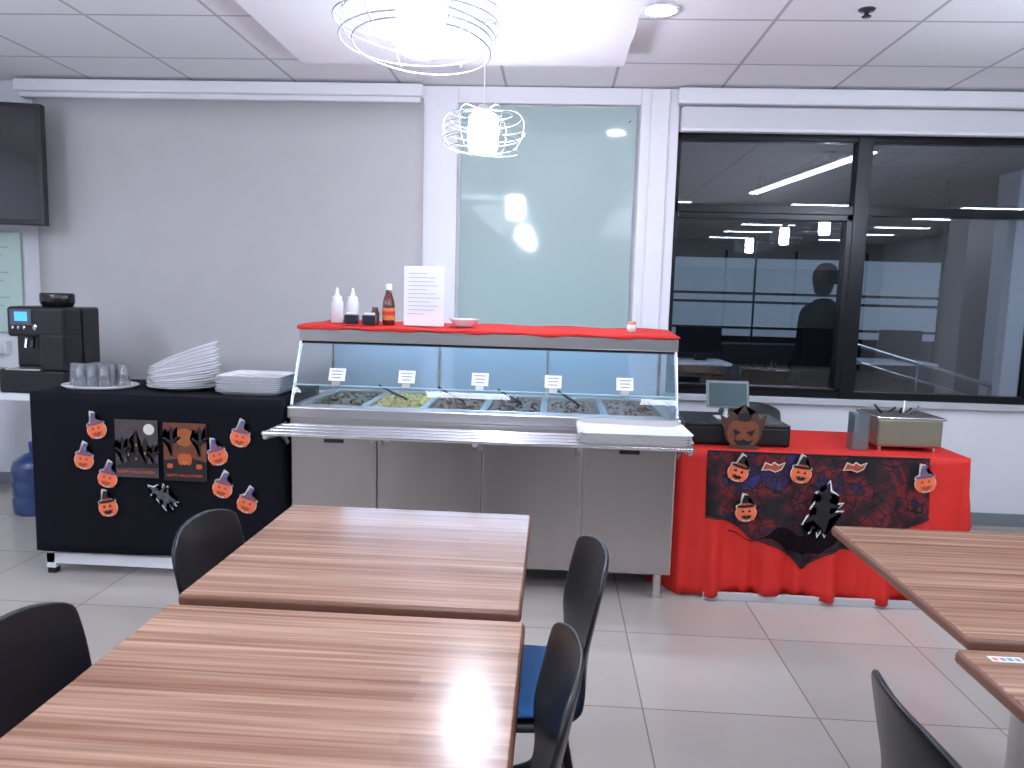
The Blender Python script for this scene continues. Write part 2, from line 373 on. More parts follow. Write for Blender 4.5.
lathe('head',[(0,-.125),(.035,-.118),(.058,-.09),(.07,-.04),(.078,.01),(.076,.06),(.058,.10),(.03,.12),(0,.125)],skinm,pe,(0,-.01,1.695),(0,0,0),24,1,1.2)
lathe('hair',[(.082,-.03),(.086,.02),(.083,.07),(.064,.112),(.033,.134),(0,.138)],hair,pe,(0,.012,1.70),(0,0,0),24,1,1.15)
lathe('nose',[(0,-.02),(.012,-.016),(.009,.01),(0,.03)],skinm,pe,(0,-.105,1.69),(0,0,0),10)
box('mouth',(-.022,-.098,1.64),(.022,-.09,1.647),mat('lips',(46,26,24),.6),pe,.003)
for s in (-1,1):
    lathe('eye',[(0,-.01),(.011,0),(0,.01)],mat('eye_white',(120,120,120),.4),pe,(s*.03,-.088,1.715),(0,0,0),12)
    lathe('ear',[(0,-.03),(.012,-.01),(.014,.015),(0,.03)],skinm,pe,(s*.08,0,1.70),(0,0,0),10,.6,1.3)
    bx=s*.236
    hc=[((bx,-.045,.92),.024),((bx,-.055,.875),(.02,.036)),((bx,-.06,.845),(.016,.036))]; he=[(0,1),(1,2)]
    for k,(dy,L) in enumerate(((-.03,.07),(-.01,.08),(.01,.075),(.03,.06))):
        n=len(hc); hc+= [((bx,-.06+dy,.82),.009),((bx-s*.008,-.062+dy,.82-L*.5),.008),((bx-s*.022,-.064+dy,.82-L),.007)]; he+=[(2,n),(n,n+1),(n+1,n+2)]
    n=len(hc); hc+=[((bx-s*.01,-.095,.87),.011),((bx-s*.015,-.115,.835),.008)]; he+=[(1,n),(n,n+1)]
    skinmesh('hand',hc,he,skinm,pe,sub=1)
    bm=bmesh.new(); bmesh.ops.create_cube(bm,size=1)
    for v in bm.verts:
        t=.5 if v.co.y<0 and v.co.z>0 else 1
        v.co=Vector((v.co.x*.09,v.co.y*.27,v.co.z*.09*t+(0 if t==1 else -.01)))
    bmesh.ops.bevel(bm,geom=bm.edges[:],offset=.02,segments=3,affect='EDGES')
    mobj('shoe',bm,blkpl,pe,(s*.10,-.04,.046),smooth=True)

# ------------------------------------------------------------ TV
e=empty('television',(-4.01,4.92,2.29),math.radians(10))
box('bezel',(-.55,-.03,-.40),(.55,.03,.40),blkpl,e,.008); box('screen',(-.52,-.034,-.365),(.52,-.029,.37),blkgl,e,.002)
box('back_shell',(-.4,.03,-.28),(.4,.075,.28),blkpl,e,.02)
e2=box('wall_mount',(-.1,.075,-.1),(.1,.28,.1),blkframe,e,.01)
e=empty('glass_notice_board')
box('pane',(-4.45,YW-.03,1.14),(-3.86,YW-.015,1.86),mat('green_glass',(190,215,205),.08,coat=.6),e,.003)
for i in range(9): box('written_line',(-4.4,YW-.032,1.75-i*.06),(-3.95-(i%3)*.05,YW-.0305,1.758-i*.06),mat('ink_line',(140,175,160),.6),e,0)
box('wall_mounted_box',(-4.3,YW-.06,.98),(-3.98,YW,1.08),whitep,None,.01)

# ------------------------------------------------------------ white side counter + coffee machine
e=empty('white_side_table')
box('top',(-3.95,4.27,.80),(-2.65,4.98,.84),trimm,e,.006)
for q in ((-3.9,4.31),(-2.70,4.31),(-3.9,4.92),(-2.70,4.92)): box('leg',(q[0]-.02,q[1]-.02,0),(q[0]+.02,q[1]+.02,.80),trimm,e,.004)
e=empty('coffee_machine',(-3.12,4.52,.84)); e.scale=(.78,.8,1)
box('base',(-.27,-.26,0),(.26,.2,.14),blkpl,e,.015); box('drip_grille',(-.2,-.28,.14),(.08,-.08,.15),steel,e,.003)
box('rear_body',(-.27,-.05,.14),(.26,.2,.52),blkpl,e,.015)
box('head',(-.20,-.24,.34),(.26,.0,.52),blkpl,e,.02)
box('side_tower',(.06,-.25,.14),(.26,.0,.36),blkpl,e,.015)
box('display_bezel',(-.17,-.245,.41),(.0,-.236,.505),gp0:=mat('grey_trim',(96,102,110),.3,.5),e,.004)
box('display',(-.13,-.25,.435),(-.03,-.24,.49),mat('blue_lcd',(60,140,230),.2,emit=(70,150,255),es=1.6),e,.003)
for i in range(3):
    lathe('button',[(0,0),(.011,0),(.011,.006),(0,.007)],chrome,e,(-.15+i*.045,-.24,.395),(math.pi/2,0,0),14)
lathe('dial',[(0,0),(.02,0),(.018,.012),(0,.014)],chrome,e,(.03,-.24,.40),(math.pi/2,0,0),20)
tube('spout',[(-.05,-.16,.34),(-.05,-.18,.27)],.018,blkpl,e); tube('spout',[(-.10,-.16,.34),(-.10,-.18,.27)],.012,chrome,e)
lathe('bean_hopper',[(0,0),(.11,0),(.13,.03),(.13,.075),(.12,.085),(0,.085)],mat('smoked_plastic',(28,27,28),.2),e,(.06,-.02,.52),(0,0,0),32,1,.8)
e=empty('white_box_stack'); box('tissue_box',(-3.72,4.3,.84),(-3.4,4.55,.91),paper,e,.006); box('tissue_box',(-3.70,4.32,.91),(-3.43,4.53,.97),mat('beige_box',(190,180,165),.7),e,.006)

e=empty('water_jug',(-3.38,4.66,0))
lathe('bottle',[(0,0),(.125,0),(.135,.02),(.135,.10),(.128,.115),(.135,.13),(.135,.21),(.128,.225),(.135,.24),(.135,.31),(.12,.35),(.06,.39),(.03,.40),(.03,.45),(0,.45)],mat('blue_polycarbonate',(34,62,112),.12,coat=.6,noise=.25,nscale=6),e)
lathe('cap',[(.033,.44),(.033,.47),(0,.472)],mat('blue_cap',(30,60,150),.4),e)

# ------------------------------------------------------------ cloth-draped tables
def skirt(name,m,x0,x1,y0,y1,zt,zb,amp,flare,nf,p,left=True,right=True):
    path=[]; 
    if left:
        for i in range(14): path.append((x0,y1-(y1-y0)*i/14,-1,0))
    N=150
    for i in range(N+1):
        path.append((x0+(x1-x0)*i/N,y0,0,-1))
    if right:
        for i in range(1,15): path.append((x1,y0+(y1-y0)*i/14,1,0))
    def wv(s,d): return (amp*(d**.8))*(math.sin(s*nf+.8*math.sin(s*3.1))+.55*math.sin(s*nf*1.83+1.3+d)+.3*math.sin(s*nf*3.1+2*d))
    bm=bmesh.new(); NV=16; cols=[]; s=0; prev=None
    for (px,py,nx,ny) in path:
        if prev: s+=math.hypot(px-prev[0],py-prev[1])
        prev=(px,py)
        col=[]; hb=zb(px)
        for j in range(NV+1):
            v=j/NV; z=zt-(zt-hb)*v; d=(zt-z)/zt
            off=flare*d+wv(s,d)+.004
            col.append(bm.verts.new((px+nx*off,py+ny*off,z)))
        cols.append(col)
    for a,b in zip(cols,cols[1:]):
        for j in range(NV): bm.faces.new((a[j],b[j],b[j+1],a[j+1]))
    o=mobj(name,bm,m,p,smooth=True); md=o.modifiers.new('s','SOLIDIFY'); md.thickness=.003
    box(name+'_top',(x0-.004,y0-.004,zt-.004),(x1+.004,y1+.004,zt+.003),m,p,.003)
    def surf(x,z):
        s=(y1-y0 if left else 0)+(x-x0); d=(zt-z)/zt
        return y0-(flare*d+wv(s,d)+.004)
    return surf
bt=empty('black_draped_table')
box('table_top',(-2.61,3.62,.92),(-1.36,4.2,.955),trimm,bt,.004)
for q in ((-2.575,3.66),(-1.40,3.66),(-2.575,4.16),(-1.40,4.16)):
    box('leg',(q[0]-.025,q[1]-.025,.03),(q[0]+.025,q[1]+.025,.92),trimm,bt,.004); box('foot',(q[0]-.022,q[1]-.022,0),(q[0]+.022,q[1]+.022,.04),blkpl,bt,.004)
box('lower_frame',(-2.6,3.635,.055),(-1.36,3.685,.115),trimm,bt,.004); box('lower_frame_side',(-2.6,3.66,.055),(-2.55,4.18,.115),trimm,bt,.004); box('lower_frame_side',(-1.42,3.66,.055),(-1.37,4.18,.115),trimm,bt,.004)
bsurf=skirt('black_cloth',blkcloth,-2.62,-1.345,3.605,4.22,.958,lambda x:.135,.006,.0,9,bt)

rt=empty('red_draped_table')
box('table_top',(.69,3.82,.72),(2.08,4.46,.752),trimm,rt,.004)
for q in ((.73,3.87),(2.03,3.87),(.73,4.42),(2.03,4.42)): box('leg',(q[0]-.02,q[1]-.02,0),(q[0]+.02,q[1]+.02,.72),trimm,rt,.004)
box('white_underskirt',(.80,3.71,0),(1.90,3.73,.04),mat('underskirt',(190,190,192),.6),rt,.004)
def hem(x):
    if x<1.86: return .026+.012*math.sin(x*7)
    t=(x-1.86)/.24; return .03+.36*min(1,t)**1.2
rsurf=skirt('red_cloth',redcloth,.67,2.10,3.81,4.48,.758,hem,.028,.08,24,rt)
def lacemat():
    m=bpy.data.materials.new('black_lace'); m.use_nodes=True; nt=m.node_tree; b=nt.nodes['Principled BSDF']
    ge=nt.nodes.new('ShaderNodeNewGeometry')
    nz=nt.nodes.new('ShaderNodeTexNoise'); nz.inputs['Scale'].default_value=6.5; nz.inputs['Detail'].default_value=3
    nt.links.new(ge.outputs['Position'],nz.inputs['Vector'])
    cr=nt.nodes.new('ShaderNodeValToRGB'); E=cr.color_ramp.elements
    E[0].position=.38; E[0].color=S(18,13,19); E[1].position=.66; E[1].color=S(50,36,96)
    e=E.new(.46); e.color=S(60,16,24); e=E.new(.53); e.color=S(112,20,26); e=E.new(.58); e.color=S(34,18,36)
    nt.links.new(nz.outputs[0],cr.inputs[0])
    vo=nt.nodes.new('ShaderNodeTexVoronoi'); vo.feature='DISTANCE_TO_EDGE'; vo.inputs['Scale'].default_value=16
    nt.links.new(ge.outputs['Position'],vo.inputs['Vector'])
    lt=nt.nodes.new('ShaderNodeMath'); lt.operation='LESS_THAN'; lt.inputs[1].default_value=.035; nt.links.new(vo.outputs['Distance'],lt.inputs[0])
    mx=nt.nodes.new('ShaderNodeMix'); mx.data_type='RGBA'; mx.inputs[7].default_value=S(12,10,14)
    nt.links.new(lt.outputs[0],mx.inputs[0]); nt.links.new(cr.outputs[0],mx.inputs[6]); nt.links.new(mx.outputs[2],b.inputs['Base Color'])
    b.inputs['Roughness'].default_value=.85
    return m
def lace(u,v):
    x=.80+1.10*u
    c=abs(u-.45)/(.45 if u<.45 else .55)
    low=.17+.25*c**.85+.035*abs(math.sin(u*math.pi*4.5))
    z=.752-(.752-low)*v
    return (x,rsurf(x,z)-.008,z)
gridmesh('bat_web_lace',lace,120,24,lacemat(),rt,solid=.001)
tube('lace_hem',[(lace(i/60,1)[0],lace(i/60,1)[1]-.002,lace(i/60,1)[2]) for i in range(61)],.005,black,rt)
tube('lace_hem',[(lace(i/60,0)[0],lace(i/60,0)[1]-.002,lace(i/60,0)[2]) for i in range(61)],.004,black,rt)
batw=mat('bat_black',(22,14,18),.9,spec=.1)
def batf(u,v):
    x=.92+.75*u; c=abs(u-.5)*2
    top=.37+.03*math.cos(u*math.pi*6)-.05*c; low=.21+.17*c**.8+.03*abs(math.sin(u*math.pi*5))
    low=min(low,top-.004)
    z=top+(low-top)*v
    return (x,rsurf(x,z)-.012,z)
gridmesh('bat_wings',batf,90,10,batw,rt,solid=.001)

def pumpkin_layers():
    L=[]
    L.append((circ(0,0,.56,.50,24),0))
    L.append(([(-.52,.28),(.55,.28),(.50,.42),(.25,.50),(.12,1.0),(-.15,1.1),(-.28,.5),(-.5,.42)],0))
    for cx,rx in ((-.28,.24),(.28,.24),(0,.26)): L.append((circ(cx,-.02,rx,.42,18),1))
    L.append((circ(0,.36,.48,.09,18),2)); L.append(([(-.26,.36),(.26,.36),(.10,.72),(.22,.92),(-.04,.98),(-.16,.72)],2)); L.append(([(-.24,.42),(.24,.42),(.21,.52),(-.20,.52)],3))
    L.append(([(-.26,.04),(-.08,.04),(-.17,.20)],4)); L.append(([(.26,.04),(.08,.04),(.17,.20)],4))
    L.append(([(-.30,-.12),(-.18,-.16),(-.1,-.10),(0,-.18),(.1,-.10),(.18,-.16),(.30,-.12),(.18,-.30),(0,-.34),(-.18,-.30)],4))
    return L
mw=mat('cutout_border',(215,205,190),.6)
def pumpkin(x,z,y,s=.09,rot=0,hatm=purple):
    sheets('pumpkin_cutout',pumpkin_layers(),[mw,orange,hatm,dorange,dorange if hatm is purple else black],None,(x,y,z-.02),(0,rot,0),s,.0008)
for i,(x,z) in enumerate(((-2.27,.80),(-2.343,.641),(-2.224,.551),(-2.225,.401),(-1.536,.786),(-1.651,.689),(-1.631,.523),(-1.507,.45))):
    pumpkin(x,z,3.586,.092,(-.25,.1,.2,-.2,.15,-.3,.25,.3)[i],black if i in (3,) else purple)
for i,(x,z) in enumerate(((.953,.669),(1.265,.675),(1.0,.47),(1.87,.655))):
    pumpkin(x,z,min(rsurf(x+.025*d,z+.025*k) for d in (-2,-1,0,1,2) for k in (-2,-1,0,1,2))-.018,.095,(.3,.1,-.1,-.2)[i],purple if i==3 else black)
cand=[(-.7,-.2),(-.5,.25),(-.1,.1),(.1,.3),(.4,.1),(.8,.3),(.6,-.1),(.2,-.3),(-.2,-.15)]
for x,z in ((1.12,.687),(1.525,.70)):
    sheets('bat_cutout',[(outl(cand,.08),0),(cand,1)],[mw,dorange],None,(x,rsurf(x,z)-.03,z),(0,0,0),.07,.001)
witch=[(.02,1.0),(.10,.68),(.34,.60),(.12,.57),(.20,.46),(.10,.40),(.14,.28),(.40,.22),(.58,.30),(.42,.12),(.20,.08),(.22,-.15),(.40,-.05),(.62,.02),(.40,-.18),(.24,-.32),(.30,-.60),(.20,-.95),(.05,-.70),(-.05,-.98),(-.14,-.65),(-.34,-.90),(-.30,-.45),(-.62,-.62),(-.50,-.35),(-.24,-.2),(-.26,.05),(-.44,-.02),(-.36,.16),(-.16,.30),(-.18,.48),(-.34,.56),(-.12,.64)]
sheets('witch_cutout',[(outl(witch,.065),0),(witch,1)],[paper,black],None,(1.375,min(rsurf(1.28+.02*k,.35+.02*j) for k in range(10) for j in range(14))-.010,.49),(0,.12,0),.14,.001)
sheets('witch_cutout',[(outl(witch,.07),0),(witch,1)],[paper,mat('grey_card',(70,70,76),.6)],None,(-1.94,3.586,.457),(0,-1.0,0),.085,.001)
pd=mat('poster_night',(66,57,60),.5,noise=.35,nscale=14); pod=mat('poster_dusk',(92,50,32),.5,noise=.5,nscale=14)
moon=mat('moon_card',(215,215,205),.6); otx=mat('orange_print',(200,88,40),.6); win=mat('lit_window_print',(180,120,50),.6)
sheet=[(-.11,-.147),(.11,-.147),(.11,.147),(-.11,.147)]
tree=[(-.006,0),(.006,0),(.004,.05),(.03,.08),(.05,.085),(.03,.09),(.006,.075),(.012,.11),(.03,.135),(.008,.12),(0,.14),(-.004,.115),(-.03,.125),(-.01,.10),(-.004,.07),(-.03,.085),(-.045,.08),(-.025,.07),(-.004,.05)]
house=[(-.05,-.085),(-.05,.0),(-.058,.0),(-.04,.045),(-.022,.0),(-.03,0),(-.03,-.02),(-.012,-.02),(-.012,.04),(-.022,.04),(0,.095),(.022,.04),(.012,.04),(.012,-.02),(.035,-.02),(.035,.02),(.027,.02),(.045,.06),(.063,.02),(.055,.02),(.055,-.085)]
e=empty('halloween_poster',(-2.066,3.584,.692))
sheets('sheet',[(sheet,0),(circ(.065,.10,.028,.028),1),(house,2),([(a-.075,b-.08) for a,b in tree],2),([(a*.8+.085,b*.8-.08) for a,b in tree],2),
 ([(-.11,-.09),(-.05,-.07),(.02,-.08),(.11,-.07),(.11,-.095),(-.11,-.1)],2)]+[([(a-.004,b-.006),(a+.004,b-.006),(a+.004,b+.006),(a-.004,b+.006)],3) for a,b in ((0,.02),(-.04,-.03),(.045,-.02),(0,-.05))],[pd,moon,black,win],e,th=.0007)
text('lettering','HAPPY HALLOWEEN',.021,otx,e,(0,-.0085,-.118))
e=empty('halloween_poster',(-1.818,3.584,.684))
PL=pumpkin_layers()
porg=mat('pumpkin_print',(186,84,40),.6,noise=.12,nscale=50)
sheets('sheet',[(sheet,0),(circ(.0,.075,.05,.045),1),([(a*1.1-.07,b*1.1-.02) for a,b in tree],2),([(a*1.1+.075,b*1.1-.02) for a,b in tree],2),([(-.11,-.147),(.11,-.147),(.11,-.05),(.04,-.03),(-.05,-.035),(-.11,-.045)],2)]+
 [([(a*.07+.0,-.035+b*.07) for a,b in l],3 if m in(1,) else 4) for l,m in PL[2:5]+PL[8:]]+
 [([(a*.03-.075,-.07+b*.03) for a,b in l],3) for l,m in PL[2:5]]+[([(a*.03+.075,-.07+b*.03) for a,b in l],3) for l,m in PL[2:5]],[pod,mat('sunset_glow',(150,84,36),.6,noise=.2,nscale=30),black,porg,win],e,th=.0005)
text('lettering','HAPPY HALLOWEEN',.020,otx,e,(0,-.0105,-.118))

# ------------------------------------------------------------ things on the black table (top z .961)
ZT=.961
e=empty('glass_tray',(-2.40,3.84,ZT))
lathe('tray',[(0,0),(.17,0),(.195,.014),(.192,.018),(.165,.008),(0,.008)],whitep,e,sx=1,sy=.8)
for a in range(5):
    for b in range(3):
        gx,gy=-.13+a*.065,-.072+b*.068
        if abs(gx)>.12 and b!=1: continue
        lathe('drinking_glass',[(.031,0),(.0325,.0),(.027,.115),(.0,.118),(0,.112),(.0245,.11),(.0295,0.002),(.031,0)],tumbler,e,(gx,gy,.009),seg=20)
plate=[(0,0),(.08,0),(.085,.004),(.125,.013),(.145,.02),(.146,.023),(.12,.018),(.082,.008),(0,.006)]
e=empty('plate_stack',(-1.945,3.86,ZT))
NP=18
for i in range(NP):
    t=i/(NP-1); th=math.radians(1+22*t); R=.146*1.28
    cxp=.182-R*math.cos(th)-.010*math.sin(i*2.1)-.01*t; czp=.0058*i+R*math.sin(th)
    lathe('plate',plate,china,e,(cxp+.01*t,-.01+.004*math.sin(i*1.7),czp),(0,-th,0),40,1.28,.95)
e=empty('saucer_stack',(-2.13,4.10,ZT))
for i in range(5): lathe('plate',[(a*.6,b) for a,b in plate],china,e,(0,0,.008*i))
e=empty('serving_platter_stack',(-1.555,3.86,ZT))
def platter(name,p,z,w,d,m=china,dx=0,dy=0,rz=0):
    def rr(w,d,r,n=6):
        pts=[]
        for cx,cy,a0 in ((w/2-r,d/2-r,0),(-w/2+r,d/2-r,90),(-w/2+r,-d/2+r,180),(w/2-r,-d/2+r,270)):
            for i in range(n+1):
                a=math.radians(a0+90*i/n); pts.append((cx+r*math.cos(a),cy+r*math.sin(a)))
        return pts
    bm=bmesh.new(); rings=[]
    for (k,zz) in ((-.05,0),(.0,.018),(.004,.022),(-.012,.020),(-.055,.006)):
        rings.append([bm.verts.new((x_,y_,zz)) for x_,y_ in rr(w+k,d+k,.035)])
    for a,b in zip(rings,rings[1:]):
        n=len(a)
        for i in range(n): bm.faces.new((a[i],a[(i+1)%n],b[(i+1)%n],b[i]))
    bm.faces.new(rings[0][::-1]); bm.faces.new(rings[-1])
    return mobj(name,bm,m,p,(dx,dy,z),(0,0,rz))
for i in range(8): platter('platter',e,.011*i,.34,.30,dx=random.uniform(-.006,.006),dy=random.uniform(-.006,.006),rz=random.uniform(-.03,.03))

# ------------------------------------------------------------ serving counter
ct=empty('buffet_serving_counter')
X0,X1=-1.325,.635; YF=3.68; YK=4.42
box('cabinet_body',(X0+.01,YF,.13),(X1-.01,YK,.80),steel,ct,.004)
xs=[X0+.015,-.865,-.335,.165,X1-.015]
for i in range(4):
    box('door_panel',(xs[i]+.004,YF-.018,.135),(xs[i+1]-.004,YF+.002,.785),steeld,ct,.004)
for i in (0,3): 
    xm=(xs[i]+xs[i+1])/2
    box('recess_latch',(xm-.05,YF-.022,.745),(xm+.05,YF-.016,.765),mat('latch_dark',(60,60,62),.4,.6),ct,.003)
for q in ((X0+.08,YF+.06),(X1-.07,YF+.03),(X0+.08,YK-.06),(X1-.07,YK-.06)):
    cyl('leg',.022,.02,.13,steel,ct,q,20); cyl('foot',.028,0,.03,steel,ct,q,20)
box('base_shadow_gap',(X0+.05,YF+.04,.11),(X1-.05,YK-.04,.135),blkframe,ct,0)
box('deck_front_rim',(X0,YF-.03,.865),(X1,YF+.05,.925),steel,ct,.008)
box('deck_back_rim',(X0,YK-.05,.865),(X1,YK,.925),steel,ct,.008)
box('deck_side',(X0,YF,.865),(X0+.05,YK,.925),steel,ct,.006); box('deck_side',(X1-.05,YF,.865),(X1,YK,.925),steel,ct,.006)
box('under_deck',(X0+.005,YF+.005,.80),(X1-.005,YK-.005,.868),steel,ct,.004)
for i in range(4):
    yy=YF-.30+i*.078
    tube('rail_tube',[(X0-.01,yy,.835),(X1+.01,yy,.835)],.0125,chrome,ct)
for xx in (X0,X0+.5,-.345,X1-.5,X1):
    tube('rail_bracket',[(xx,YF-.02,.74),(xx,YF-.10,.80),(xx,YF-.31,.82)],.012,steel,ct)
tube('rail_end',[(X0-.01,YF-.30,.835),(X0-.01,YF-.02,.835)],.0125,chrome,ct); tube('rail_end',[(X1+.01,YF-.30,.835),(X1+.01,YF-.02,.835)],.0125,chrome,ct)
foods=[((120,112,92),(92,80,60)),((180,158,86),(196,176,112)),((100,78,62),(120,94,76)),((126,106,90),(84,62,50)),((100,82,68),(130,116,100)),((140,122,108),(112,92,78))]
n=6; w=(X1-X0-.12)/n
for i in range(n):
    a=X0+.06+w*i+.008; b=a+w-.016
    for (lo,hi) in (((a,YF+.06,.872),(a+.01,YK-.07,.925)),((b-.01,YF+.06,.872),(b,YK-.07,.925)),((a,YF+.06,.872),(b,YF+.07,.925)),((a,YK-.08,.872),(b,YK-.07,.925))):
        box('pan_wall',lo,hi,steel,ct,.002)
    box('pan_divider',(b,YF+.05,.905),(b+.016,YK-.05,.927),steel,ct,.002)
    c1,c2=foods[i]
    m=mat('food_%d'%i,tuple((u+v)//2 for u,v in zip(c1,c2)),.45,noise=.35,nscale=70,bump=.8)
    sd=i*3.1
    gridmesh('food',lambda u,v,a=a,b=b,sd=sd:(a+(b-a)*u,YF+.065+(YK-YF-.14)*v,.898+.034*math.sin(math.pi*u)*math.sin(math.pi*v)+.010*math.sin(u*23+sd)*math.cos(v*31+sd)+.006*math.sin(u*51+v*37+sd)),24,30,m,ct)
    bm=bmesh.new()
    for k in range(80):
        u,v=random.uniform(.1,.9),random.uniform(.05,.95)
        T=Matrix.Translation((a+(b-a)*u,YF+.065+(YK-YF-.14)*v,.902+.034*math.sin(math.pi*u)*math.sin(math.pi*v)))@Matrix.Rotation(random.uniform(0,6),4,(random.random(),random.random(),1))@Matrix.Diagonal((random.uniform(1,2.4),1,.7,1))
        bmesh.ops.create_icosphere(bm,subdivisions=1,radius=random.uniform(.006,.012),matrix=T)
    mobj('food_pieces',bm,mat('food_b_%d'%i,c2,.4,noise=.25,nscale=40),ct,smooth=True)
    if i in (1,2,3,4):
        tube('serving_spoon',[((a+b)/2+.03,3.95,.94),((a+b)/2-.02,3.84,.985),((a+b)/2-.08,3.78,1.03)],.006,blkpl,ct)
        tube('serving_spoon',[((a+b)/2-.04,3.97,.94),((a+b)/2,3.85,.99)],.007,steel,ct)
TZ=1.30; TY=3.86
box('top_shelf',(X0+.01,TY-.02,1.268),(X1-.01,YK,1.312),steel,ct,.006)
box('top_front_lip',(X0+.005,TY-.038,1.245),(X1-.005,TY-.015,1.308),steel,ct,.004)
box('lip_shadow_channel',(X0+.01,TY-.03,1.232),(X1-.01,TY-.015,1.246),blkframe,ct,0)
for xx in (X0+.015,X1-.015):
    tube('frame_post',[(xx,YF+.0,.925),(xx,YF+.03,.98),(xx,TY-.02,1.26)],.009,chrome,ct)
    tube('frame_post_back',[(xx,YK-.02,.925),(xx,YK-.02,1.28)],.010,chrome,ct)
    bm=bmesh.new(); vs=[bm.verts.new(q) for q in ((xx,YF+.005,.93),(xx,YK-.02,.93),(xx,YK-.02,1.265),(xx,TY-.02,1.265),(xx,YF+.03,.98))]; bm.faces.new(vs)
    mobj('side_glass',bm,clear,ct)
gridmesh('front_glass',lambda u,v:(X0+.02+(X1-X0-.04)*u,YF+.03+(TY-.02-YF-.03)*v,.985+.275*v),2,1,clear,ct,False)
gridmesh('lower_glass',lambda u,v:(X0+.02+(X1-X0-.04)*u,YF-.005+.03*v,.93+.10*v),2,1,clear,ct,False)
tube('glass_edge',[(X0+.02,YF+.025,1.03),(X1-.02,YF+.025,1.03)],.003,mat('glass_edge',(170,205,215),.2),ct)
back=glass('display_back_glass',(206,226,238),.05,diff=.5,diffcol=(200,220,236))
gridmesh('rear_glass',lambda u,v:(X0+.02+(X1-X0-.04)*u,YK-.02,.93+.345*v),2,1,back,ct,False)
for xx in (-.67,-.03): box('rear_mullion',(xx-.008,YK-.03,.93),(xx+.008,YK-.015,1.27),steel,ct,.002)
box('fluorescent_strip',(X0+.12,4.20,1.245),(X1-.12,4.26,1.265),mat('display_tube',(255,255,255),.4,emit=(176,212,255),es=18),ct,.006)  # bluish fluorescent tube under the display top
for xx in (-1.085,-.73,-.36,.005,.36):
    e=empty('food_label_card',(xx,3.715,1.085),0,(math.radians(-28),0,0))
    box('card',(-.042,-.002,-.034),(.042,.002,.034),paper,e,.001); box('holder',(-.02,-.001,-.06),(.02,.001,-.034),chrome,e,0)
    for j in range(3): box('print_line',(-.03+.004*j,-.003,.016-.018*j),(.03-.004*j,-.0022,.021-.018*j),greyink,e,0)
def runner(u,v):
    x=X0+(X1-X0)*u
    if v<.2:
        t=v/.2; hang=.014+.004*math.sin(u*31)+.003*math.sin(u*67+1); return (x,TY-.044-.003*math.sin(u*40),1.322-hang*(1-t))
    t=(v-.2)/.8
    return (x,TY-.042+(YK-TY+.03)*t,1.322+.003*math.sin(u*29+t*6)+.004*abs(math.sin(u*17))*math.sin(math.pi*t)+.014*t)
rc=empty('red_runner_cloth'); gridmesh('cloth',runner,120,20,redcloth,rc,solid=.003)
ZC=1.334
def squeeze(x,y):
    e=empty('squeeze_bottle',(x,y,ZC)); m=mat('frosted_bottle',(214,218,222),.35,noise=.03)
    lathe('body',[(0,0),(.03,0),(.033,.006),(.033,.10),(.028,.12),(.022,.125)],m,e,seg=24)
    lathe('cap',[(.026,.12),(.027,.14),(.012,.148),(.006,.185),(.003,.19),(0,.19)],whitep,e,seg=24)
squeeze(-1.175,4.02); squeeze(-1.095,4.04)
e=empty('condiment_holder',(-1.02,3.93,ZC))
for i,dx in enumerate((-.05,.045)): box('cup',(dx-.035,-.03,0),(dx+.035,.03,.05),mat('dark_navy',(34,36,52),.3),e,.008); box('sachets',(dx-.026,-.02,.045),(dx+.026,.02,.062),whitep,e,.004)
lathe('small_jar',[(0,0),(.022,0),(.024,.06),(.016,.075),(.016,.09),(0,.09)],mat('brown_jar',(96,70,58),.3),e,(.06,.06,0),seg=20)
e=empty('ketchup_bottle',(-.88,3.96,ZC))
lathe('bottle',[(0,0),(.03,0),(.033,.008),(.033,.10),(.03,.125),(.017,.165),(.014,.185),(0,.186)],mat('ketchup',(84,24,22),.15,coat=.6),e,seg=28)
lathe('label',[(.0335,.025),(.0338,.03),(.0338,.085),(.0335,.09)],mat('ketchup_label',(190,120,60),.5,noise=.2,nscale=60),e,seg=28)
lathe('label_band',[(.0342,.05),(.0342,.072)],mat('label_red',(190,40,30),.5),e,seg=28)
lathe('cap',[(.017,.183),(.017,.215),(0,.217)],whitep,e,seg=24)
e=empty('notice_stand',(-.685,3.92,ZC),math.radians(-3))
box('notice_board',(-.108,0,0),(.108,.006,.31),paper,e,.002); box('foot_plate',(-.10,-.01,0),(.10,.07,.004),clear,e,0)
for j in range(11):
    wj=(.05,.075,.07,.08,.05,.075,.085,.06,.08,.07,.045)[j]
    box('print_line',(-.085,-.001,.272-.021*j),(-.085+wj*2,-.0002,.275-.021*j),mat('faint_ink',(165,172,192),.7),e,0)
e=empty('serving_bowl',(-.475,3.96,ZC+.004)); lathe('bowl',[(0,0),(.045,0),(.05,.006),(.078,.034),(.082,.04),(.076,.038),(.045,.010),(0,.008)],china,e); lathe('food',[(0,.026),(.06,.028),(.066,.028)],mat('bowl_food',(170,140,90),.6,noise=.4,nscale=60),e)
e=empty('spice_jar',(.405,3.96,ZC)); lathe('jar',[(0,0),(.026,0),(.026,.035),(.02,.04)],whitep,e,seg=20); lathe('lid',[(.022,.038),(.022,.055),(0,.055)],mat('jar_lid',(200,120,90),.4),e,seg=20)
e=empty('cafeteria_tray_stack',(.385,YF-.18,.849))
for i in range(4): platter('tray',e,.011*i,.51,.34,whitep,dx=random.uniform(-.006,.006),dy=random.uniform(-.006,.006),rz=random.uniform(-.02,.02))

